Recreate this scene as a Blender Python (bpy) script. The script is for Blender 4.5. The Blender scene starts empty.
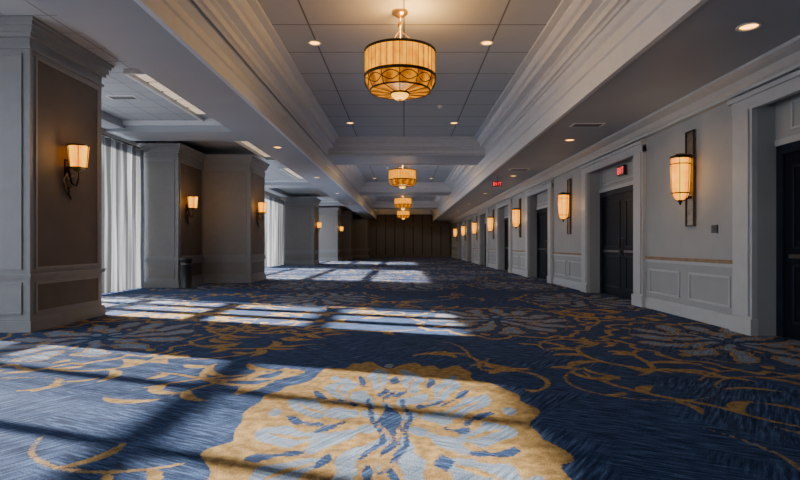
import bpy, math, random
import numpy as np
from mathutils import Vector
random.seed(7)
S = bpy.context.scene
COL = S.collection

# ------------------------------------------------------------ materials
def newmat(name):
    m = bpy.data.materials.new(name); m.use_nodes = True
    nt = m.node_tree
    return m, nt, nt.nodes['Principled BSDF']

def mat(name, col, rough=0.6, metal=0.0, var=0.12, scale=6.0, bump=0.0, bscale=80.0, emit=None, estr=0.0, spec=.5):
    m, nt, b = newmat(name)
    N, L = nt.nodes, nt.links
    tc = N.new('ShaderNodeTexCoord')
    n = N.new('ShaderNodeTexNoise'); n.inputs['Scale'].default_value = scale; n.inputs['Detail'].default_value = 4
    L.new(tc.outputs['Object'], n.inputs['Vector'])
    r = N.new('ShaderNodeValToRGB')
    r.color_ramp.elements[0].position = .3; r.color_ramp.elements[1].position = .7
    r.color_ramp.elements[0].color = tuple(c*(1-var) for c in col)+(1,)
    r.color_ramp.elements[1].color = tuple(min(1, c*(1+var)) for c in col)+(1,)
    L.new(n.outputs['Fac'], r.inputs['Fac']); L.new(r.outputs['Color'], b.inputs['Base Color'])
    b.inputs['Roughness'].default_value = rough; b.inputs['Metallic'].default_value = metal
    b.inputs['Specular IOR Level'].default_value = spec
    if bump:
        n2 = N.new('ShaderNodeTexNoise'); n2.inputs['Scale'].default_value = bscale
        L.new(tc.outputs['Object'], n2.inputs['Vector'])
        bp = N.new('ShaderNodeBump'); bp.inputs['Strength'].default_value = bump; bp.inputs['Distance'].default_value = .01
        L.new(n2.outputs['Fac'], bp.inputs['Height']); L.new(bp.outputs['Normal'], b.inputs['Normal'])
    if emit:
        b.inputs['Emission Color'].default_value = emit+(1,); b.inputs['Emission Strength'].default_value = estr
    return m

M = {}
M['wall'] = mat('wall_paint_grey', (.315,.335,.35), .65, var=.05, scale=1.5, bump=.15)
M['trim'] = mat('trim_paint', (.42,.445,.465), .45, var=.04)
M['soffit'] = mat('soffit_paint', (.34,.375,.42), .6, var=.05, scale=.8)
M['mold'] = mat('molding_white', (.62,.655,.69), .5, var=.03)
M['taupe'] = mat('taupe_paint', (.26,.265,.27), .6, var=.05, bump=.1)
M['taupe_dark'] = mat('taupe_panel', (.22,.21,.20), .6, var=.05, bump=.1)
M['brown'] = mat('brown_wallcovering', (.10,.082,.069), .55, var=.12, scale=3, bump=.4, bscale=200)
M['door'] = mat('door_dark_navy', (.004,.006,.012), .5, var=.2, spec=.12)
M['doorframe'] = mat('door_frame_navy', (.010,.016,.030), .5, var=.1, spec=.15)
M['metal'] = mat('bronze_metal', (.05,.038,.028), .35, .9, var=.2)
M['brass'] = mat('aged_brass', (.45,.29,.12), .3, .9, var=.2)
M['steel'] = mat('brushed_steel', (.16,.14,.12), .35, .9, var=.2, scale=20)
M['railwood'] = mat('rail_wood', (.22,.125,.045), .4, var=.3, scale=12)
M['black'] = mat('black_plastic', (.015,.015,.018), .4)
M['white'] = mat('white_lens', (.8,.8,.78), .4, var=.01)
M['grille'] = mat('grille_grey', (.12,.13,.14), .5, var=.05)
M['frame'] = mat('window_frame', (.10,.10,.11), .4, var=.05)
M['lamp'] = mat('recessed_lamp_glow', (1,.6,.25), .5, emit=(1,.42,.05), estr=7)
M['slot'] = mat('slot_lens', (.8,.76,.7), .5, var=.02, emit=(1,.72,.42), estr=.55)
M['red'] = mat('exit_red_glow', (.8,.03,.03), .4, emit=(1,.03,.05), estr=2)
M['plate'] = mat('sconce_plate', (.20,.165,.13), .35, .7, var=.3, scale=14)

def shade_mat(name, ribs, c1, c2, base, estr, amp=.22):
    m, nt, b = newmat(name); N, L = nt.nodes, nt.links
    tc = N.new('ShaderNodeTexCoord'); sx = N.new('ShaderNodeSeparateXYZ'); L.new(tc.outputs['Object'], sx.inputs[0])
    at = N.new('ShaderNodeMath'); at.operation='ARCTAN2'; L.new(sx.outputs['X'], at.inputs[0]); L.new(sx.outputs['Y'], at.inputs[1])
    mu = N.new('ShaderNodeMath'); mu.operation='MULTIPLY'; mu.inputs[1].default_value=ribs; L.new(at.outputs[0], mu.inputs[0])
    si = N.new('ShaderNodeMath'); si.operation='SINE'; L.new(mu.outputs[0], si.inputs[0])
    no = N.new('ShaderNodeTexNoise'); no.inputs['Scale'].default_value=9; L.new(tc.outputs['Object'], no.inputs['Vector'])
    ad = N.new('ShaderNodeMath'); ad.operation='MULTIPLY_ADD'; L.new(si.outputs[0], ad.inputs[0]); ad.inputs[1].default_value=amp; L.new(no.outputs['Fac'], ad.inputs[2])
    r = N.new('ShaderNodeValToRGB'); r.color_ramp.elements[0].position=.25; r.color_ramp.elements[1].position=.75
    r.color_ramp.elements[0].color=c1+(1,); r.color_ramp.elements[1].color=c2+(1,)
    L.new(ad.outputs[0], r.inputs['Fac']); b.inputs['Base Color'].default_value=base+(1,)
    L.new(r.outputs['Color'], b.inputs['Emission Color']); b.inputs['Emission Strength'].default_value=estr
    b.inputs['Roughness'].default_value=.5; b.inputs['Specular IOR Level'].default_value=.2
    return m
M['drum'] = shade_mat('amber_drum_shade', 30, (.60,.17,.0), (1,.38,.0), (.03,.01,.0), 2.1, .15)
M['cage'] = shade_mat('amber_glass_bowl', 12, (.28,.07,.0), (.85,.28,.0), (.03,.012,.0), 1.3)
M['bowl'] = shade_mat('lit_glass_bowl', 12, (1,.40,.01), (1,.48,.04), (.06,.03,.01), 3.0)
M['shade'] = shade_mat('sconce_glass', 4, (1,.25,.0), (1,.46,.02), (.03,.012,.0), 2.6, .25)

def tile_mat(name, col, sx_, sy_, line=.012, dark=.35):
    m, nt, b = newmat(name); N, L = nt.nodes, nt.links
    tc = N.new('ShaderNodeTexCoord'); sp = N.new('ShaderNodeSeparateXYZ'); L.new(tc.outputs['Object'], sp.inputs[0])
    outs=[]
    for ax, s in (('X',sx_),('Y',sy_)):
        mo = N.new('ShaderNodeMath'); mo.operation='PINGPONG'; mo.inputs[1].default_value=s/2
        L.new(sp.outputs[ax], mo.inputs[0])
        lt = N.new('ShaderNodeMath'); lt.operation='LESS_THAN'; lt.inputs[1].default_value=line
        L.new(mo.outputs[0], lt.inputs[0]); outs.append(lt)
    mx = N.new('ShaderNodeMath'); mx.operation='MAXIMUM'; L.new(outs[0].outputs[0], mx.inputs[0]); L.new(outs[1].outputs[0], mx.inputs[1])
    no = N.new('ShaderNodeTexNoise'); no.inputs['Scale'].default_value=60; L.new(tc.outputs['Object'], no.inputs['Vector'])
    r = N.new('ShaderNodeValToRGB'); r.color_ramp.elements[0].color=tuple(c*.85 for c in col)+(1,); r.color_ramp.elements[1].color=tuple(c*1.12 for c in col)+(1,)
    L.new(no.outputs['Fac'], r.inputs['Fac'])
    mi = N.new('ShaderNodeMixRGB'); mi.inputs['Color2'].default_value=tuple(c*dark for c in col)+(1,)
    L.new(mx.outputs[0], mi.inputs['Fac']); L.new(r.outputs['Color'], mi.inputs['Color1']); L.new(mi.outputs[0], b.inputs['Base Color'])
    b.inputs['Roughness'].default_value=.8
    bp = N.new('ShaderNodeBump'); bp.invert=True; bp.inputs['Strength'].default_value=.5; bp.inputs['Distance'].default_value=.02
    L.new(mx.outputs[0], bp.inputs['Height']); L.new(bp.outputs['Normal'], b.inputs['Normal'])
    return m
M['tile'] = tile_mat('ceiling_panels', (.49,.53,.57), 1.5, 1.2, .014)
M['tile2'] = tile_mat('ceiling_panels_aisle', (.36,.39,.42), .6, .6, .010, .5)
M['endwall'] = tile_mat('folding_partition', (.11,.10,.094), .9, 30, .06, .4)

def curtain_mat(name, body, tcol, t0, t1):
    m, nt, b = newmat(name); N, L = nt.nodes, nt.links
    b.inputs['Roughness'].default_value=.9
    tr = N.new('ShaderNodeBsdfTransparent'); tl = N.new('ShaderNodeBsdfTranslucent')
    a = N.new('ShaderNodeMixShader'); a.inputs[0].default_value=.5; c = N.new('ShaderNodeMixShader')
    tc = N.new('ShaderNodeTexCoord'); mp = N.new('ShaderNodeMapping'); mp.inputs['Scale'].default_value=(1,7,.10)
    L.new(tc.outputs['Object'], mp.inputs['Vector'])
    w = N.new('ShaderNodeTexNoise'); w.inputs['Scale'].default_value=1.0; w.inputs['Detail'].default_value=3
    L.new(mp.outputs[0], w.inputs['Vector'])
    cr = N.new('ShaderNodeValToRGB'); cr.color_ramp.elements[0].position=.42; cr.color_ramp.elements[1].position=.60  # bright and dark folds painted as stripes into the cloth colours
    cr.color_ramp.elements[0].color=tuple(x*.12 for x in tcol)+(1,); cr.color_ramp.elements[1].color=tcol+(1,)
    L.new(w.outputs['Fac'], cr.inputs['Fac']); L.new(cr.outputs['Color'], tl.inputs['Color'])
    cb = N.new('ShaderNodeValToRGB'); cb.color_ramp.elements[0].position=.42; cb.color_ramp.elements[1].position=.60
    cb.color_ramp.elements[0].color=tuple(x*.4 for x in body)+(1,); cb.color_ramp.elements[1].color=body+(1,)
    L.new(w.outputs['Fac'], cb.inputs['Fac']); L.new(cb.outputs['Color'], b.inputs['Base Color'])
    mr = N.new('ShaderNodeMapRange'); mr.inputs['From Min'].default_value=.38; mr.inputs['From Max'].default_value=.62
    mr.inputs['To Min'].default_value=t0; mr.inputs['To Max'].default_value=t1; L.new(w.outputs['Fac'], mr.inputs['Value'])
    L.new(b.outputs[0], a.inputs[1]); L.new(tl.outputs[0], a.inputs[2])
    L.new(mr.outputs[0], c.inputs[0]); L.new(a.outputs[0], c.inputs[1]); L.new(tr.outputs[0], c.inputs[2])
    L.new(c.outputs[0], nt.nodes['Material Output'].inputs['Surface'])
    return m
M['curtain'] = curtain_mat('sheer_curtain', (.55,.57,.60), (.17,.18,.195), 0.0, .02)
M['curtain_dimmer'] = curtain_mat('sun_dimming_voile', (.6,.6,.6), (.3,.3,.3), .28, .55)  # cloth added for the unseen near windows, dims the foreground sun

# ------------------------------------------------------------ mesh builder
class MB:
    def __init__(s): s.v=[]; s.f=[]; s.m=[]; s.mats=[]; s.sm=[]
    def mi(s, k):
        if k not in s.mats: s.mats.append(k)
        return s.mats.index(k)
    def face(s, idx, k, sm=False): s.f.append(tuple(idx)); s.m.append(s.mi(k)); s.sm.append(sm)
    def box(s, x0,x1,y0,y1,z0,z1,k):
        if x0>x1: x0,x1=x1,x0
        if y0>y1: y0,y1=y1,y0
        n=len(s.v)
        s.v += [(x0,y0,z0),(x1,y0,z0),(x1,y1,z0),(x0,y1,z0),(x0,y0,z1),(x1,y0,z1),(x1,y1,z1),(x0,y1,z1)]
        for q in ((0,3,2,1),(4,5,6,7),(0,1,5,4),(1,2,6,5),(2,3,7,6),(3,0,4,7)): s.face([n+i for i in q],k)
        return s
    def lathe(s, prof, k, seg=32, c=(0,0), a0=0, a1=2*math.pi, sm=True):
        full = abs(a1-a0-2*math.pi)<1e-6
        cnt = seg if full else seg+1
        n=len(s.v)
        for (r,z) in prof:
            for i in range(cnt):
                a=a0+(a1-a0)*i/seg
                s.v.append((c[0]+r*math.cos(a), c[1]+r*math.sin(a), z))
        for j in range(len(prof)-1):
            for i in range(seg):
                i2=(i+1)%cnt
                s.face([n+j*cnt+i, n+j*cnt+i2, n+(j+1)*cnt+i2, n+(j+1)*cnt+i], k, sm)
        return s
    def tube(s, pts, r, k, seg=8):
        n=len(s.v); P=[Vector(p) for p in pts]
        rr = r if isinstance(r,(list,tuple)) else [r]*len(P)
        for i,p in enumerate(P):
            t=(P[min(i+1,len(P)-1)]-P[max(i-1,0)]).normalized()
            u=t.cross(Vector((0,0,1)))
            if u.length<1e-3: u=t.cross(Vector((1,0,0)))
            u.normalize(); w=t.cross(u)
            for j in range(seg):
                a=2*math.pi*j/seg; q=p+(u*math.cos(a)+w*math.sin(a))*rr[i]; s.v.append(tuple(q))
        for i in range(len(P)-1):
            for j in range(seg):
                j2=(j+1)%seg
                s.face([n+i*seg+j,n+i*seg+j2,n+(i+1)*seg+j2,n+(i+1)*seg+j],k,True)
        s.face([n+j for j in range(seg)],k); s.face([n+(len(P)-1)*seg+j for j in range(seg)][::-1],k)
        return s
    def prof_y(s, pts, y0, y1, k):
        n=len(s.v); c=len(pts)
        for y in (y0,y1):
            for (x,z) in pts: s.v.append((x,y,z))
        for i in range(c):
            j=(i+1)%c; s.face([n+i,n+j,n+c+j,n+c+i],k)
        s.face([n+i for i in range(c)][::-1],k); s.face([n+c+i for i in range(c)],k)
        return s
    def frame_x(s, X, dx, y0,y1,z0,z1,w,k):
        a,b=(X,X+dx)
        s.box(a,b,y0,y1,z0,z0+w,k); s.box(a,b,y0,y1,z1-w,z1,k); s.box(a,b,y0,y0+w,z0+w,z1-w,k); s.box(a,b,y1-w,y1,z0+w,z1-w,k)
    def frame_y(s, Y, dy, x0,x1,z0,z1,w,k):
        a,b=(Y,Y+dy)
        s.box(x0,x1,a,b,z0,z0+w,k); s.box(x0,x1,a,b,z1-w,z1,k); s.box(x0,x0+w,a,b,z0+w,z1-w,k); s.box(x1-w,x1,a,b,z0+w,z1-w,k)
    def obj(s, name, loc=(0,0,0), parent=None, bevel=0):
        me=bpy.data.meshes.new(name); me.from_pydata(s.v,[],s.f)
        for k in s.mats: me.materials.append(M[k])
        me.polygons.foreach_set('material_index', s.m); me.polygons.foreach_set('use_smooth', s.sm); me.update()
        o=bpy.data.objects.new(name,me); o.location=loc; COL.objects.link(o)
        if parent: o.parent=parent
        return o
def empty(name, loc):
    e=bpy.data.objects.new(name,None); e.location=loc; e.empty_display_size=.2; COL.objects.link(e); return e
def light(name, typ, loc, energy, col=(1,.72,.42), parent=None, size=.1, spot=None, rot=None):
    l=bpy.data.lights.new(name,typ); l.energy=energy; l.color=col
    if typ in('POINT','SPOT'): l.shadow_soft_size=size
    if spot: l.spot_size=spot; l.spot_blend=.6
    o=bpy.data.objects.new(name,l); o.location=loc; COL.objects.link(o)
    if rot: o.rotation_euler=rot
    if parent: o.parent=parent
    return o

# ------------------------------------------------------------ dimensions
YB, YE = -6.0, 52.0
XR, XL = 4.67, -7.5
ZS, ZL, ZM, ZT, ZA = 3.5, 3.68, 4.17, 4.67, 4.3
EX0, EX1 = -2.68, 2.80
TX0, TX1 = -2.5, 2.66
CH = [7.94, 20.5, 32.8, 45.0]
TR = [(-5,3.4),(5.5,17.5),(19.7,29.8),(32.0,42.1),(44.3,51.0)]

# ------------------------------------------------------------ floor (carpet)
def build_floor():
    xs=np.arange(XL-.1, 5.35, .03)
    ys=[YB]
    while ys[-1] < YE+.2:
        y=ys[-1]
        st=.12 if y<1.5 else (.028 if y<8 else .028+(y-8)*.010)
        ys.append(y+st)
    ys=np.array(ys); X,Y=np.meshgrid(xs,ys)
    G=np.full(X.shape,-.5); P=np.full(X.shape,-.5); B=np.full(X.shape,-.5)
    wx=X+.035*np.sin(Y*5.1+X*2)+.02*np.sin(Y*11+1+X*7); wy=Y+.05*np.sin(X*6.3)+.025*np.sin(X*13+Y*4+2)
    def medal(cx,cy,rx,ry,line=False):
        nonlocal G,P,B
        pad=1.3
        i0,i1=np.searchsorted(ys,[cy-ry*pad,cy+ry*pad]); j0,j1=np.searchsorted(xs,[cx-rx*pad,cx+rx*pad])
        if i1<=i0 or j1<=j0: return
        sl=(slice(i0,i1),slice(j0,j1))
        u=(wx[sl]-cx)/rx; v=(wy[sl]-cy)/ry; r=np.hypot(u,v); th=np.arctan2(u,v); ath=np.abs(th)
        R=.92+.10*np.abs(np.cos(4.5*ath+.2))+.03*np.cos(17*ath+1)+.02*np.cos(31*ath)-.24*np.exp(-(th/.11)**2)
        body=(R-r)*rx
        def petals(n,rc,hl,wd,off,tip=1.0,curve=0.0,wob=.0):
            a=(ath+curve*(r-rc))*n/(2*math.pi)+off
            f=a-np.round(a)
            tang=np.abs(f)*2*math.pi/n*r
            s=(r-rc)/hl
            w=wd*np.clip(1-s*s,0,1)**.7*(1+tip*.45*s)+wob*np.sin(34*r+11*ath)*.012
            d=w-tang
            return np.where(np.abs(s)<1,d,-np.abs(np.abs(s)-1)*hl-.004)*rx
        outer=petals(13,.60,.20,.084,.5,.8,.35,1)
        outer_vein=petals(13,.58,.14,.014,.5,0,.35)
        mid=petals(9,.35,.13,.064,.25,.6,-.4,1)
        inner=petals(7,.17,.08,.04,0,.5,0)
        lobes=petals(9,.85,.045,.045,.0,.2,0)
        pf=np.maximum(np.maximum(outer,mid),np.maximum(inner,lobes)); pf=np.minimum(pf,.03)
        pf=np.where(outer_vein>-.004,-outer_vein-.008,pf)
        slit=np.maximum(petals(13,.62,.15,.024,.0,.6,.35,1),petals(9,.40,.09,.024,.75,0,-.4,1))
        spine=np.minimum((.030+.028*np.sin(v*10+1)+.018*np.sin(v*23)-np.abs(u))*rx,(.44-np.abs(v-.05))*ry)
        stem2=np.minimum((.020-np.abs(np.abs(u)-.10-.10*v*v-.035*np.sin(v*9)))*rx,(.30-np.abs(v))*ry)
        bf=np.maximum(np.maximum(slit,spine),stem2)
        if line:
            g1=np.maximum(.036-np.abs(body),.020-np.abs(np.maximum(outer,mid)))
            g1=np.maximum(g1,lobes)
            G[sl]=np.where(r<1.12,np.maximum(g1,np.where(r>1.0,G[sl],-.5)),G[sl]); P[sl]=np.where(r<1.0,np.maximum(np.maximum(outer,mid)-.022,inner),P[sl])
        else:
            G[sl]=np.where(r<1.12,np.maximum(body,-.3),G[sl]); P[sl]=np.where(r<1.0,pf,P[sl]); B[sl]=np.where(r<1.0,bf,B[sl])
    rng=random.Random(21)
    def stroke(x0,y0,x1,y1,w0,w1):
        nonlocal G
        mrg=.2
        i0,i1=np.searchsorted(ys,[min(y0,y1)-mrg,max(y0,y1)+mrg]); j0,j1=np.searchsorted(xs,[min(x0,x1)-mrg,max(x0,x1)+mrg])
        if i1<=i0 or j1<=j0: return
        sx=X[i0:i1,j0:j1]; sy=Y[i0:i1,j0:j1]
        dx,dy=x1-x0,y1-y0; l2=dx*dx+dy*dy+1e-9
        t=np.clip(((sx-x0)*dx+(sy-y0)*dy)/l2,0,1)
        d=np.hypot(sx-x0-t*dx, sy-y0-t*dy)
        G[i0:i1,j0:j1]=np.maximum(G[i0:i1,j0:j1], w0+(w1-w0)*t-d)
    def vine(x,y,h,L_,w,curl):
        seg=.10; n=int(L_/seg); k=rng.choice((-1,1))*rng.uniform(.5,1)*curl
        for i in range(n):
            t=i/n; ww=w*(math.sin(math.pi*min(1,t*1.0+.12))**.6)
            nx=x+math.cos(h)*seg; ny=y+math.sin(h)*seg
            stroke(x,y,nx,ny,ww,ww)
            if rng.random()<.26:
                s=rng.choice((-1,1)); a=h+s*rng.uniform(.5,1.1); l=rng.uniform(.25,.6)
                px,py=nx,ny
                for q in range(6):
                    f0,f1=q/6,(q+1)/6
                    qx,qy=px+math.cos(a)*l/6,py+math.sin(a)*l/6
                    stroke(px,py,qx,qy,w*2.1*math.sin(math.pi*(f0*.9+.08)),w*2.1*math.sin(math.pi*(f1*.9+.08)))
                    px,py=qx,qy; a+=s*.26
            x,y=nx,ny; h+=k*seg+rng.uniform(-.08,.08)
            if rng.random()<.05: k=-k
    for i in range(175):
        y=rng.uniform(.5,30) if i>110 else rng.uniform(1.5,12)
        x=rng.uniform(-7,4.4)
        vine(x,y,rng.uniform(0,6.28),rng.uniform(1.2,3.0),rng.uniform(.016,.034),rng.uniform(1.0,3.0))
    ms=[(1.5,8.6),(-3.9,6.9),(4.0,6.6),(-1.9,12.0),(3.9,11.6),(-5.9,11.3)]
    for j in range(9):
        for i in range(4): ms.append((-6+i*3.1+(1.5 if j%2 else 0), 15.8+j*3.8))
    for (a,b) in ms: medal(a,b,1.35,1.75,True)
    medal(-.10,3.52,1.04,2.05,False)
    ny,nx=X.shape
    verts=np.column_stack([X.ravel(),Y.ravel(),np.zeros(X.size)])
    idx=np.arange(ny*nx).reshape(ny,nx)
    faces=np.stack([idx[:-1,:-1],idx[:-1,1:],idx[1:,1:],idx[1:,:-1]],-1).reshape(-1,4)
    me=bpy.data.meshes.new('floor'); me.from_pydata(verts.tolist(),[],faces.tolist())
    for nm,F in (('gold',G),('pale',P),('deep',B)):
        a=me.attributes.new(nm,'FLOAT','POINT'); a.data.foreach_set('value',F.ravel().astype(np.float32))
    o=bpy.data.objects.new('floor',me); COL.objects.link(o)
    m,nt,b=newmat('patterned_carpet'); N,L=nt.nodes,nt.links
    tc=N.new('ShaderNodeTexCoord')
    def noise(scale,det=3,vec=None,rough=.5):
        n=N.new('ShaderNodeTexNoise'); n.inputs['Scale'].default_value=scale; n.inputs['Detail'].default_value=det; n.inputs['Roughness'].default_value=rough
        L.new(vec or tc.outputs['Object'],n.inputs['Vector']); return n.outputs['Fac']
    def brushed(rot,sc):
        m1=N.new('ShaderNodeMapping'); m1.inputs['Rotation'].default_value=(0,0,rot); L.new(tc.outputs['Object'],m1.inputs['Vector'])
        m2=N.new('ShaderNodeMapping'); m2.inputs['Scale'].default_value=sc; L.new(m1.outputs[0],m2.inputs['Vector']); return m2.outputs[0]
    st1=noise(1.6,4,brushed(-.95,(2.2,24,1)),.65); st2=noise(1.6,4,brushed(.45,(3,28,1)),.65)
    sel=N.new('ShaderNodeMapRange'); sel.inputs['From Min'].default_value=.46; sel.inputs['From Max'].default_value=.54; L.new(noise(.9,2),sel.inputs['Value'])
    smx=N.new('ShaderNodeMix'); smx.data_type='FLOAT'; L.new(sel.outputs[0],smx.inputs[0]); L.new(st1,smx.inputs[2]); L.new(st2,smx.inputs[3]); st=smx.outputs[0]
    ramp=N.new('ShaderNodeValToRGB'); e=ramp.color_ramp.elements
    e[0].position=.38; e[0].color=(.011,.024,.064,1); e[1].position=.66; e[1].color=(.085,.155,.31,1)
    x=e.new(.51); x.color=(.028,.058,.145,1)
    L.new(st,ramp.inputs['Fac'])
    def thr(attr,lo,hi,nz,amp):
        a=N.new('ShaderNodeAttribute'); a.attribute_name=attr
        q=N.new('ShaderNodeMath'); q.operation='MULTIPLY_ADD'; q.inputs[1].default_value=amp; L.new(nz,q.inputs[0]); L.new(a.outputs['Fac'],q.inputs[2])
        r=N.new('ShaderNodeMapRange'); r.inputs['From Min'].default_value=lo+amp*.5; r.inputs['From Max'].default_value=hi+amp*.5; L.new(q.outputs[0],r.inputs['Value']); return r.outputs[0]
    edge=noise(30,4,None,.65)
    g=thr('gold',-.004,.005,edge,.05); p=thr('pale',-.004,.005,edge,.06); d=thr('deep',-.004,.005,edge,.06)
    def mix(f,c1,c2):
        k=N.new('ShaderNodeMixRGB'); L.new(f,k.inputs['Fac'])
        for i,c in ((1,c1),(2,c2)):
            if isinstance(c,tuple): k.inputs[i].default_value=c+(1,)
            else: L.new(c,k.inputs[i])
        return k.outputs[0]
    gr=N.new('ShaderNodeValToRGB'); gr.color_ramp.elements[0].position=.35; gr.color_ramp.elements[1].position=.65
    gr.color_ramp.elements[0].color=(.23,.14,.05,1); gr.color_ramp.elements[1].color=(.45,.29,.11,1); L.new(noise(14,4),gr.inputs['Fac'])
    pr=N.new('ShaderNodeValToRGB'); pr.color_ramp.elements[0].position=.38; pr.color_ramp.elements[1].position=.62
    pr.color_ramp.elements[0].color=(.10,.15,.235,1); pr.color_ramp.elements[1].color=(.27,.335,.42,1); L.new(st,pr.inputs['Fac'])
    c=mix(g,ramp.outputs['Color'],gr.outputs['Color']); c=mix(p,c,pr.outputs['Color']); c=mix(d,c,ramp.outputs['Color'])
    fib=noise(140,2); fr=N.new('ShaderNodeMapRange'); fr.inputs['From Min'].default_value=.3; fr.inputs['From Max'].default_value=.7; fr.inputs['To Min'].default_value=.35; fr.inputs['To Max'].default_value=1.6; L.new(fib,fr.inputs['Value'])
    mul=N.new('ShaderNodeVectorMath'); mul.operation='SCALE'; L.new(c,mul.inputs[0]); L.new(fr.outputs[0],mul.inputs['Scale'])
    L.new(mul.outputs[0],b.inputs['Base Color']); b.inputs['Roughness'].default_value=.95
    b.inputs['Specular IOR Level'].default_value=.15
    bp=N.new('ShaderNodeBump'); bp.inputs['Strength'].default_value=.7; bp.inputs['Distance'].default_value=.012; L.new(fib,bp.inputs['Height']); L.new(bp.outputs[0],b.inputs['Normal'])
    me.materials.append(m)
build_floor()

# ------------------------------------------------------------ ceiling
c=MB()
def hq(x0,x1,y0,y1,z,k):
    n=len(c.v); c.v+= [(x0,y0,z),(x0,y1,z),(x1,y1,z),(x1,y0,z)]; c.face([n,n+1,n+2,n+3],k)
BX=-3.75
hq(BX,EX0,YB,YE,ZL,'soffit'); hq(EX1,5.3,YB,YE,ZS,'soffit')
hq(EX0-.1,TX0,YB,YE,ZM,'soffit'); hq(TX1,EX1+.1,YB,YE,ZM,'soffit')
prev=YB
for (a,b_) in TR:
    if a>prev: hq(TX0,TX1,prev,a,ZM,'soffit')
    prev=b_
hq(TX0,TX1,prev,YE,ZM,'soffit')
c.prof_y([(EX1+.04,ZS-.02),(EX1-.03,ZS-.02),(EX1-.03,ZS+.05),(EX1,ZS+.07),(EX1,ZS+.30),(EX1-.03,ZS+.32),(EX1-.03,ZS+.38),(EX1,ZS+.40),(EX1,ZS+.52),(EX1-.05,ZS+.56),(EX1-.09,ZS+.62),(EX1-.09,ZM),(EX1+.04,ZM)],YB,YE,'mold')
c.prof_y([(EX0-.04,ZL-.02),(EX0+.03,ZL-.02),(EX0+.03,ZL+.05),(EX0,ZL+.07),(EX0,ZL+.22),(EX0+.03,ZL+.24),(EX0+.03,ZL+.29),(EX0,ZL+.31),(EX0,ZL+.38),(EX0+.05,ZL+.42),(EX0+.09,ZL+.45),(EX0+.09,ZM),(EX0-.04,ZM)],YB,YE,'mold')
rings=[(0,ZM),(-.03,ZM-.03),(-.03,ZM+.02),(.02,ZM+.04),(.02,ZM+.14),(.07,ZM+.17),(.07,ZM+.20),(.20,ZM+.22),(.20,ZM+.32),(.25,ZM+.34),(.30,ZM+.40),(.30,ZM+.44),(.42,ZM+.46),(.42,ZT)]
def tray(a,b_,rings,x0,x1,k,top):
    n=len(c.v)
    for (o,z) in rings: c.v+=[(x0+o,a+o,z),(x1-o,a+o,z),(x1-o,b_-o,z),(x0+o,b_-o,z)]
    for i in range(len(rings)-1):
        for j in range(4):
            c.face([n+4*i+j,n+4*i+4+j,n+4*i+4+(j+1)%4,n+4*i+(j+1)%4],k)
    q=n+4*(len(rings)-1); c.face([q,q+3,q+2,q+1],top)
for (a,b_) in TR: tray(a,b_,rings,TX0,TX1,'mold','tile')
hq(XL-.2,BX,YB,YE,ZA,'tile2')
c.v+= [(BX,YB,ZL),(BX,YE,ZL),(BX,YE,5),(BX,YB,5)]; n=len(c.v)-4; c.face([n,n+1,n+2,n+3],'soffit')
for y in [14.0+12.1*i for i in range(-1,4)]:
    c.box(XL-.1,BX,y-.6,y+.6,4.05,4.31,'soffit'); c.box(XL-.1,BX,y-.72,y+.72,4.2,4.31,'mold')
c.box(XL,XL+.5,YB,YE,4.12,4.31,'soffit')
c.box(BX-.22,BX,YB,YE,4.22,4.31,'mold'); c.box(BX-.06,BX,YB,YE,4.0,4.22,'mold')
c.box(XL-.3,5.6,YB-.3,YE+.3,4.95,5.1,'soffit')  # unseen slab over everything, added to stop sun leaking through gaps
c.obj('ceiling')

for y0,y1 in ((9.4,13.1),(15.5,19),(21,25)):
    s=MB()
    s.box(-4.95,-4.9,y0,y1,4.22,4.299,'mold'); s.box(-4.4,-4.35,y0,y1,4.22,4.299,'mold'); s.box(-4.9,-4.4,y0,y0+.05,4.22,4.299,'mold'); s.box(-4.9,-4.4,y1-.05,y1,4.22,4.299,'mold')
    y=y0+.12
    while y<y1-.6:
        s.box(-4.85,-4.45,y,y+.5,4.27,4.299,'slot'); y+=.62
    s.obj('ceiling_slot_light')

# ------------------------------------------------------------ right wall
DO=[(4.35+6.35*i, 7.05+6.35*i) for i in range(-1,7)]
w=MB(); prev=YB
for (a,b_) in DO:
    w.box(XR,5.25,prev,a,0,ZS,'wall')
    w.box(XR,5.25,a,b_,3.15,ZS,'wall')
    w.box(4.91,5.25,a,b_,2.52,3.15,'wall')
    w.frame_x(4.91,-.02,a+.3,b_-.3,2.66,3.03,.03,'trim')
    prev=b_
w.box(XR,5.25,prev,YE,0,ZS,'wall'); w.box(5.2,5.4,YB,YE,0,5,'wall')  # outer box added unseen behind the doors to block light
w.obj('wall_right')
t=MB(); b0=MB()
for (a,b_) in DO:
    for (p,q) in ((a-.42,a),(b_,b_+.42)):
        t.box(XR-.07,XR,p,q,0,3.12,'trim'); t.box(XR-.095,XR-.07,p+.05,q-.05,.25,3.02,'trim'); t.box(XR-.10,XR,p-.02,q+.02,0,.22,'trim')
    t.box(XR-.08,XR,a-.42,b_+.42,3.0,3.2,'trim'); t.box(XR-.12,XR,a-.46,b_+.46,3.16,3.22,'trim')
    t.box(4.90,4.925,a,b_,2.5,2.58,'trim')
segs=[]; prev=YB
for (a,b_) in DO: segs.append((prev,a-.42)); prev=b_+.42
segs.append((prev,YE))
for (p,q) in segs:
    if q-p<.3: continue
    t.box(XR-.045,XR,p+.05,q-.05,.93,.985,'railwood'); t.box(XR-.02,XR,p,q,.88,.93,'trim')
    nn=max(1,int((q-p)/1.0)); L_=(q-p)/nn
    for i in range(nn): t.frame_x(XR,-.018,p+i*L_+.15,p+(i+1)*L_-.15,.30,.75,.03,'trim')
    b0.box(XR-.03,XR,p,q,0,.17,'trim'); b0.box(XR-.018,XR,p,q,.17,.20,'trim')
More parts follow.
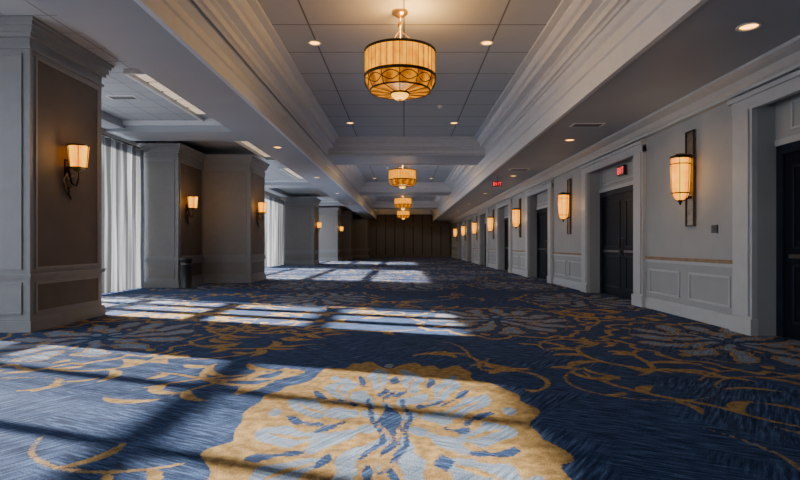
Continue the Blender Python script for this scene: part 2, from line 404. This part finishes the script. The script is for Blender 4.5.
t.prof_y([(XR,ZS),(XR-.34,ZS),(XR-.34,ZS-.04),(XR-.28,ZS-.07),(XR-.2,ZS-.10),(XR-.14,ZS-.17),(XR-.10,ZS-.20),(XR-.10,ZS-.24),(XR,ZS-.24)],YB,YE,'trim')
t.obj('trim_1'); b0.obj('baseboard_right')

for i,(a,b_) in enumerate(DO):
    e=empty('door_%d'%(i+1),(4.95,(a+b_)/2,0)); W=b_-a
    d=MB(); d.box(-.03,.2,-W/2,-W/2+.12,0,2.5,'doorframe'); d.box(-.03,.2,W/2-.12,W/2,0,2.5,'doorframe'); d.box(-.03,.2,-W/2+.12,W/2-.12,2.38,2.5,'doorframe'); d.obj('frame',parent=e)
    for s in (-1,1):
        l=MB(); y0,y1=(0.004,W/2-.125) if s>0 else (-W/2+.125,-.004)
        l.box(.0,.05,y0,y1,.01,2.375,'door')
        l.frame_x(0,-.015,y0+.15,y1-.15,1.15,2.22,.03,'doorframe'); l.frame_x(0,-.015,y0+.15,y1-.15,.2,.95,.03,'doorframe')
        l.obj('leaf',parent=e)
        h=MB(); yy=.09*s; h.tube([(0,yy,.95),(-.06,yy,.95),(-.06,yy,1.35),(0,yy,1.35)],.012,'steel'); h.box(-.03,0,y0+.1,y1-.1,1.03,1.08,'steel'); h.obj('handle',parent=e)

# ------------------------------------------------------------ left window wall
w=MB()
w.box(XL-.25,XL,YB,YE,3.9,5,'taupe')
for (a,b_) in [(YB,YB+.4),(15.0,18.7),(32.5,34.4),(42,52)]: w.box(XL-.25,XL,a,b_,0,3.9,'taupe')
w.obj('wall_left')
wins=[(YB+.4,1.2,2),(1.5,7.9,1),(8.2,12.5,0),(12.5,15.0,3),(18.7,27.9,4),(27.9,32.5,3),(34.4,42,4)]
for i,(a,b_,ty) in enumerate(wins):
    e=MB(); X0,X1=XL-.18,XL-.10
    e.box(X0,X1,a,b_,0,.12,'frame'); e.box(X0,X1,a,b_,3.80,3.9,'frame')
    pitch,mw,zs=((.86,.15,(.95,1.9,2.85)),(1.25,.07,(1.4,2.7)),(1.25,.07,(1.4,2.7)),(2.4,.03,()),(1.3,.24,(.95,1.9,2.85)))[ty]
    n=max(1,round((b_-a)/pitch)); st=(b_-a)/n
    for j in range(n+1):
        y=a+st*j; e.box(X0,X1,max(a,y-mw),min(b_,y+mw),.12,3.80,'frame')
    for z in zs: e.box(X0+.01,X1-.01,a,b_,z-.08,z+.08,'frame')
    e.obj('window_%d'%(i+1))
w=MB()
for y in (8.05,1.35): w.box(XL-.25,XL,y-.15,y+.15,0,3.9,'taupe')
w.obj('trim_2')
def curtain(y0,y1,k='curtain'):
    v=MB(); n=int((y1-y0)/.02); zs=[.02,1,2,3,3.86]
    for z in zs:
        for i in range(n+1):
            y=y0+(y1-y0)*i/n; a=.06*(1.15-.25*z/3.86)
            v.v.append((XL+.16+a*math.sin(i*.02*2*math.pi/.24+.8*math.sin(y*3))+.012*math.sin(z*2+y*7),y,z))
    for j in range(len(zs)-1):
        for i in range(n):
            v.face([j*(n+1)+i,j*(n+1)+i+1,(j+1)*(n+1)+i+1,(j+1)*(n+1)+i],k,True)
    v.tube([(XL+.12,y0-.05,3.9),(XL+.12,y1+.05,3.9)],.02,'metal')
    v.obj('sheer_curtain')
curtain(-4,1.1,'curtain_dimmer'); curtain(1.6,7.6,'curtain_dimmer'); curtain(12.5,14.95); curtain(28.0,32.45)  # first two hang out of view, added to soften and streak the near sun

# ------------------------------------------------------------ columns / piers
def column(name,x0,x1,y0,y1,zt,rail=.74,fk='taupe_dark'):
    e=MB(); e.box(x0,x1,y0,y1,0,zt,'taupe')
    def band(z0,z1,pr,k): e.box(x0-pr,x1+pr,y0-pr,y1+pr,z0,z1,k)
    band(0,.15,.045,'taupe'); band(.15,.18,.03,'taupe')
    band(rail,rail+.035,.035,'taupe'); band(rail+.035,rail+.06,.05,'taupe')
    for z0,z1,pr in ((zt-.40,zt-.36,.03),(zt-.24,zt-.18,.05),(zt-.18,zt-.1,.08),(zt-.1,zt-.04,.11),(zt-.04,zt,.14)): band(z0,z1,pr,'taupe')
    for (z0,z1) in ((.24,rail-.06),(rail+.12,zt-.46)):
        g=.10
        e.box(x1,x1+.006,y0+g+.02,y1-g-.02,z0+.02,z1-.02,'brown'); e.frame_x(x1,.022,y0+g,y1-g,z0,z1,.035,'taupe')
        if x1-x0>.5:
            e.box(x0+g,x1-g,y0-.005,y0,z0,z1,fk); e.frame_y(y0,-.02,x0+g,x1-g,z0,z1,.03,'taupe')
    e.box(x1-.03,x1+.015,y0-.015,y0+.03,.18,zt-.4,'taupe')
    return e.obj(name)
column('paneled_column',-6.9,-5.16,7.35,9.1,ZA,fk='taupe')
column('paneled_column',-7.5,-6.36,15.0,16.9,4.04)
column('paneled_column',-7.5,-4.88,16.9,18.7,4.04)
column('paneled_column',-7.5,-5.5,32.5,34.4,4.1)
column('paneled_column',-7.5,-5.0,40,42,4.0)
column('paneled_column',-7.5,-4.5,45,46.5,4.1)
column('paneled_column',-7.5,-3.42,49.5,51.8,3.6)

w=MB(); w.box(XL-.2,5.3,YE,YE+.2,0,5,'endwall')
w.box(-3.4,XR,YE-.05,YE,0,.2,'brown'); w.box(-3.4,XR,YE-.05,YE,3.1,3.3,'brown')
w.obj('wall_back')
w=MB(); w.box(XL-.2,5.3,YB-.2,YB,0,5,'wall'); w.obj('wall_front')

# ------------------------------------------------------------ chandeliers
def chandelier(loc):
    e=empty('drum_chandelier',loc)
    R=.525; zt,zm,zb=.475,.12,-.09
    a=MB(); a.lathe([(R,zm),(R,zt)],'drum',64); a.lathe([(R*.97,zt),(R*.97,zm)],'drum',64)
    a.lathe([(R-.005,zm),(R*.98,.04),(R*.90,-.05),(R*.86,zb)],'cage',64); a.lathe([(R*.86,zb),(.16,zb-.03)],'cage',48)
    a.obj('amber_shade',parent=e)
    b=MB()
    for z0,z1,r in ((zt-.015,zt+.02,R+.012),(zm-.025,zm+.015,R+.014),(zb-.01,zb+.025,R*.87)):
        b.lathe([(r-.02,z0),(r,z0),(r,z1),(r-.02,z1),(r-.02,z0)],'metal',64)
    nb=36
    for i in range(nb):
        t=2*math.pi*i/nb
        pts=[(r*math.cos(t),r*math.sin(t),z) for r,z in ((R+.004,zm),(R*.985,.04),(R*.905,-.05),(R*.86,zb-.002),(.14,zb-.034))]
        if i%3==0: b.tube(pts,.007,'metal',5)
        b.tube([((R+.004)*math.cos(t),(R+.004)*math.sin(t),zm),((R+.004)*math.cos(t),(R+.004)*math.sin(t),zt)],.004,'metal',5)
        if i%3==0:
            for ph in (1,-1):
                pts=[]
                for j in range(9):
                    tt=t+2*math.pi*3/nb*j/8; zz=.01+ph*.06*math.sin(math.pi*j/8); rr=R*(.985 if zz>.02 else .985-.08*(.02-zz)/.07)+.006
                    pts.append((rr*math.cos(tt),rr*math.sin(tt),zz))
                b.tube(pts,.007,'metal',5)
    b.lathe([(.14,zb-.02),(.15,zb-.04),(.11,zb-.06)],'metal',32)
    b.lathe([(0,zb-.17),(.012,zb-.165),(.018,zb-.15),(.006,zb-.135),(.03,zb-.125)],'metal',16)
    b.tube([(0,0,.2),(0,0,1.07)],.016,'brass',10)
    b.lathe([(0,1.0),(.05,1.01),(.11,1.05),(.125,1.085),(0,1.09)],'brass',32)
    b.lathe([(0,.84),(.03,.86),(.035,.9),(.02,.94),(0,.95)],'brass',20)
    for i in range(3):
        t=2*math.pi*i/3+.3; b.tube([(R*.95*math.cos(t),R*.95*math.sin(t),zt),(.02*math.cos(t),.02*math.sin(t),.80)],.007,'brass',6)
    b.obj('bronze_frame',parent=e)
    g=MB(); g.lathe([(.13,zb-.05),(.12,zb-.08),(.08,zb-.115),(.0,zb-.13)],'bowl',32); g.obj('glass_bowl',parent=e)
    light('bulb_up','POINT',(.16,-.16,.66),75,(1,.50,.12),e,.10)
    light('bulb_down','POINT',(0,0,-.45),24,(1,.70,.40),e,.10)
for y in CH: chandelier((-.06,y,3.58))

def recessed(x,y,z,en=18):
    e=empty('recessed_light',(x,y,z)); a=MB()
    a.lathe([(.115,-.004),(.12,-.012),(.09,-.016),(.085,0.002)],'white',32); a.lathe([(.085,-.003),(0,-.003)],'lamp',24); a.obj('downlight_ring',parent=e)
    if en: light('beam','SPOT',(0,0,-.03),en,(1,.84,.68),e,.06,2.2)
for i,c_ in enumerate(CH):
    for x in (-1.53,1.42):
        recessed(x,c_+1.2,ZT,25 if i<2 else 0)
        recessed(x,c_+7.2 if i<3 else c_+4,ZT,0)
for i in range(7): recessed(3.62,5.6+6.05*i,ZS,20 if i<5 else 26)
for i in range(5): recessed(-3.2,13.5+6.05*i,ZL,0)
for x in (-2,0.6,3.2): recessed(x,50.3,ZM if x<2.5 else ZS,40)  # extra downlights added to brighten the end wall
for (x,y) in ((-.75,11.4),(.9,13.3),(-.75,23.8)):
    a=MB(); a.lathe([(0,-.06),(.04,-.058),(.07,-.03),(.075,0)],'white',24); a.obj('smoke_detector',(x,y,ZT))
for (x,y,z) in ((3.5,10.2,ZS),(3.5,16.2,ZS),(-5.9,11.2,ZA)):
    a=MB(); a.box(-.30,.30,-.15,.15,-.012,0,'white')
    for i in range(6): a.box(-.26,.26,-.115+i*.04,-.095+i*.04,-.018,-.012,'grille')
    a.obj('air_vent',(x,y,z))

# ------------------------------------------------------------ sconces
def sconce_r(y):
    e=empty('wall_sconce',(XR,y,0)); a=MB()
    a.box(-.03,0,-.13,.13,1.50,3.05,'plate'); a.frame_x(-.03,-.015,-.13,.13,1.50,3.05,.025,'metal')
    a.box(-.14,-.03,-.05,.05,2.60,2.66,'metal'); a.box(-.14,-.03,-.04,.04,1.95,1.99,'metal')
    c0=(-.19,0)
    for z0,z1,r in ((2.60,2.635,.155),(2.50,2.515,.158),(2.03,2.05,.135)):
        a.lathe([(r-.01,z0),(r,z0),(r,z1),(r-.01,z1)],'metal',32,c0)
    a.lathe([(.15,2.63),(.06,2.68),(.0,2.69)],'metal',32,c0)
    for i in range(6):
        t=2*math.pi*i/6; a.tube([(c0[0]+r*math.cos(t),r*math.sin(t),z) for r,z in ((.153,2.62),(.148,2.3),(.133,2.04),(.09,1.94),(.02,1.9))],.006,'metal',5)
    a.lathe([(0,1.84),(.015,1.86),(.02,1.88),(.04,1.93)],'metal',16,c0); a.obj('bracket',parent=e)
    g=MB(); g.lathe([(.145,2.61),(.145,2.4),(.135,2.15),(.125,2.04),(.10,1.97),(.05,1.93),(0,1.925)],'shade',32); g.obj('glass_shade',(c0[0],0,0),e)
    light('bulb','POINT',(-.50,0,2.3),8,(1,.60,.27),e,.08)
for i in range(7): sconce_r(8.65+6.35*i)
def sconce_l(x,y,z=2.5):
    e=empty('lantern_sconce',(x,y,z)); a=MB()
    a.lathe([(0,-.02),(.06,-.015),(.065,0)],'metal',20)
    a.box(0,.02,-.06,.06,-.42,.0,'metal'); a.tube([(.02,0,-.1),(.08,0,-.36),(.15,0,-.40),(.18,0,-.30),(.18,0,-.14)],.016,'metal',8)
    a.tube([(.02,0,-.42),(.03,0,-.52),(.07,0,-.60),(.03,0,-.64)],[.03,.02,.012,.006],'metal',8)
    for s in (-1,1): a.tube([(.03,0,-.30),(.05,s*.08,-.22),(.04,s*.13,-.32),(.03,s*.07,-.42),(.02,s*.01,-.5)],[.014,.012,.012,.01,.006],'brass',7)
    for z0,z1,r in ((-.14,-.115,.125),(.20,.225,.155)):
        a.lathe([(r-.012,z0),(r,z0),(r,z1),(r-.012,z1)],'metal',24,(.18,0))
    a.lathe([(0,-.2),(.04,-.18),(.11,-.14)],'brass',20,(.18,0))
    for i in range(6):
        t=2*math.pi*i/6; a.tube([(.18+.123*math.cos(t),.123*math.sin(t),-.13),(.18+.153*math.cos(t),.153*math.sin(t),.21)],.006,'metal',5)
    a.obj('bracket',parent=e)
    g=MB(); g.lathe([(.0,-.125),(.115,-.125),(.145,.21)],'shade',24); g.obj('glass_shade',(.18,0,0),e)
    light('bulb','POINT',(.46,0,.15),10,(1,.56,.22),e,.07)
sconce_l(-5.154,8.15); sconce_l(-6.354,15.6,2.4); sconce_l(-4.874,17.7,2.4); sconce_l(-5.49,33.4,2.4); sconce_l(-4.99,41,2.4)

# ------------------------------------------------------------ small objects
def exit_sign(loc,ax):
    a=MB()
    if ax=='x':
        a.box(-.03,.03,-.18,.18,-.11,.11,'black'); X=-.034
        for (p,q) in ((.13,.15),(.04,.06),(-.035,-.015),(-.12,-.10)): a.box(X,-.03,p,q,-.07,.07,'red')
        for z in (-.07,-.01,.05): a.box(X,-.03,.09,.15,z,z+.02,'red')
        a.box(X,-.03,-.15,-.07,.05,.07,'red'); a.box(X,-.03,.0,.06,-.01,.01,'red')
    else:
        a.box(-.15,.15,-.03,.03,-.09,.09,'black'); Y=-.034
        for (p,q) in ((-.13,-.115),(-.05,-.035),(.02,.035),(.09,.105)): a.box(p,q,Y,-.03,-.06,.06,'red')
        for z in (-.06,-.01,.04): a.box(-.13,-.08,Y,-.03,z,z+.02,'red')
        a.box(.065,.13,Y,-.03,.04,.06,'red'); a.box(-.065,-.02,Y,-.03,-.01,.01,'red')
        a.tube([(0,0,.09),(0,0,.24)],.012,'black',8)
    a.obj('exit_sign',loc)
exit_sign((4.86,11.9,2.86),'x'); exit_sign((3.15,18,3.26),'y')
a=MB(); a.box(-.02,0,-.07,.07,-.06,.06,'black'); a.box(-.026,-.02,-.02,.02,-.03,.03,'metal'); a.obj('light_switch',(XR,8.0,1.44))
a=MB(); a.box(-.015,0,-.15,.15,-.1,.1,'black'); a.box(-.019,-.015,-.12,.12,-.03,.03,'steel'); a.obj('room_sign',(4.885,5.7,2.85))
a=MB(); a.lathe([(0,0),(.15,0),(.155,.02),(.15,.03),(.15,.78),(.16,.79),(.16,.84),(.13,.87),(.08,.875),(.08,.80)],'black',32); a.lathe([(.152,.66),(.153,.70)],'steel',32); a.obj('trash_can',(-6.02,14.75,0))

# ------------------------------------------------------------ world, sun
wd=bpy.data.worlds.new('sky'); S.world=wd; wd.use_nodes=True
nt=wd.node_tree; bg=nt.nodes['Background']
tc=nt.nodes.new('ShaderNodeTexCoord'); sp=nt.nodes.new('ShaderNodeSeparateXYZ'); nt.links.new(tc.outputs['Generated'],sp.inputs[0])
r=nt.nodes.new('ShaderNodeValToRGB'); r.color_ramp.elements[0].color=(.45,.46,.5,1); r.color_ramp.elements[1].color=(.45,.65,1,1); r.color_ramp.elements[0].position=.0
x=r.color_ramp.elements.new(.12); x.color=(.84,.92,1,1)
nt.links.new(sp.outputs['Z'],r.inputs['Fac']); nt.links.new(r.outputs['Color'],bg.inputs['Color']); bg.inputs['Strength'].default_value=8.5
sl=bpy.data.lights.new('sun','SUN'); sl.energy=50; sl.angle=math.radians(1.0); sl.color=(1,.91,.80)
so=bpy.data.objects.new('sun',sl); COL.objects.link(so); so.location=(-20,10,12)
so.rotation_euler=Vector((1,-.36,-.45)).to_track_quat('-Z','Y').to_euler()

# ------------------------------------------------------------ camera
cam=bpy.data.cameras.new('camera'); cam.lens=24; cam.sensor_width=36; cam.shift_y=5/800; cam.shift_x=-4/800; cam.clip_end=200
co=bpy.data.objects.new('camera',cam); COL.objects.link(co); co.location=(0,0,1.2); co.rotation_euler=(math.pi/2,0,0)
S.camera=co
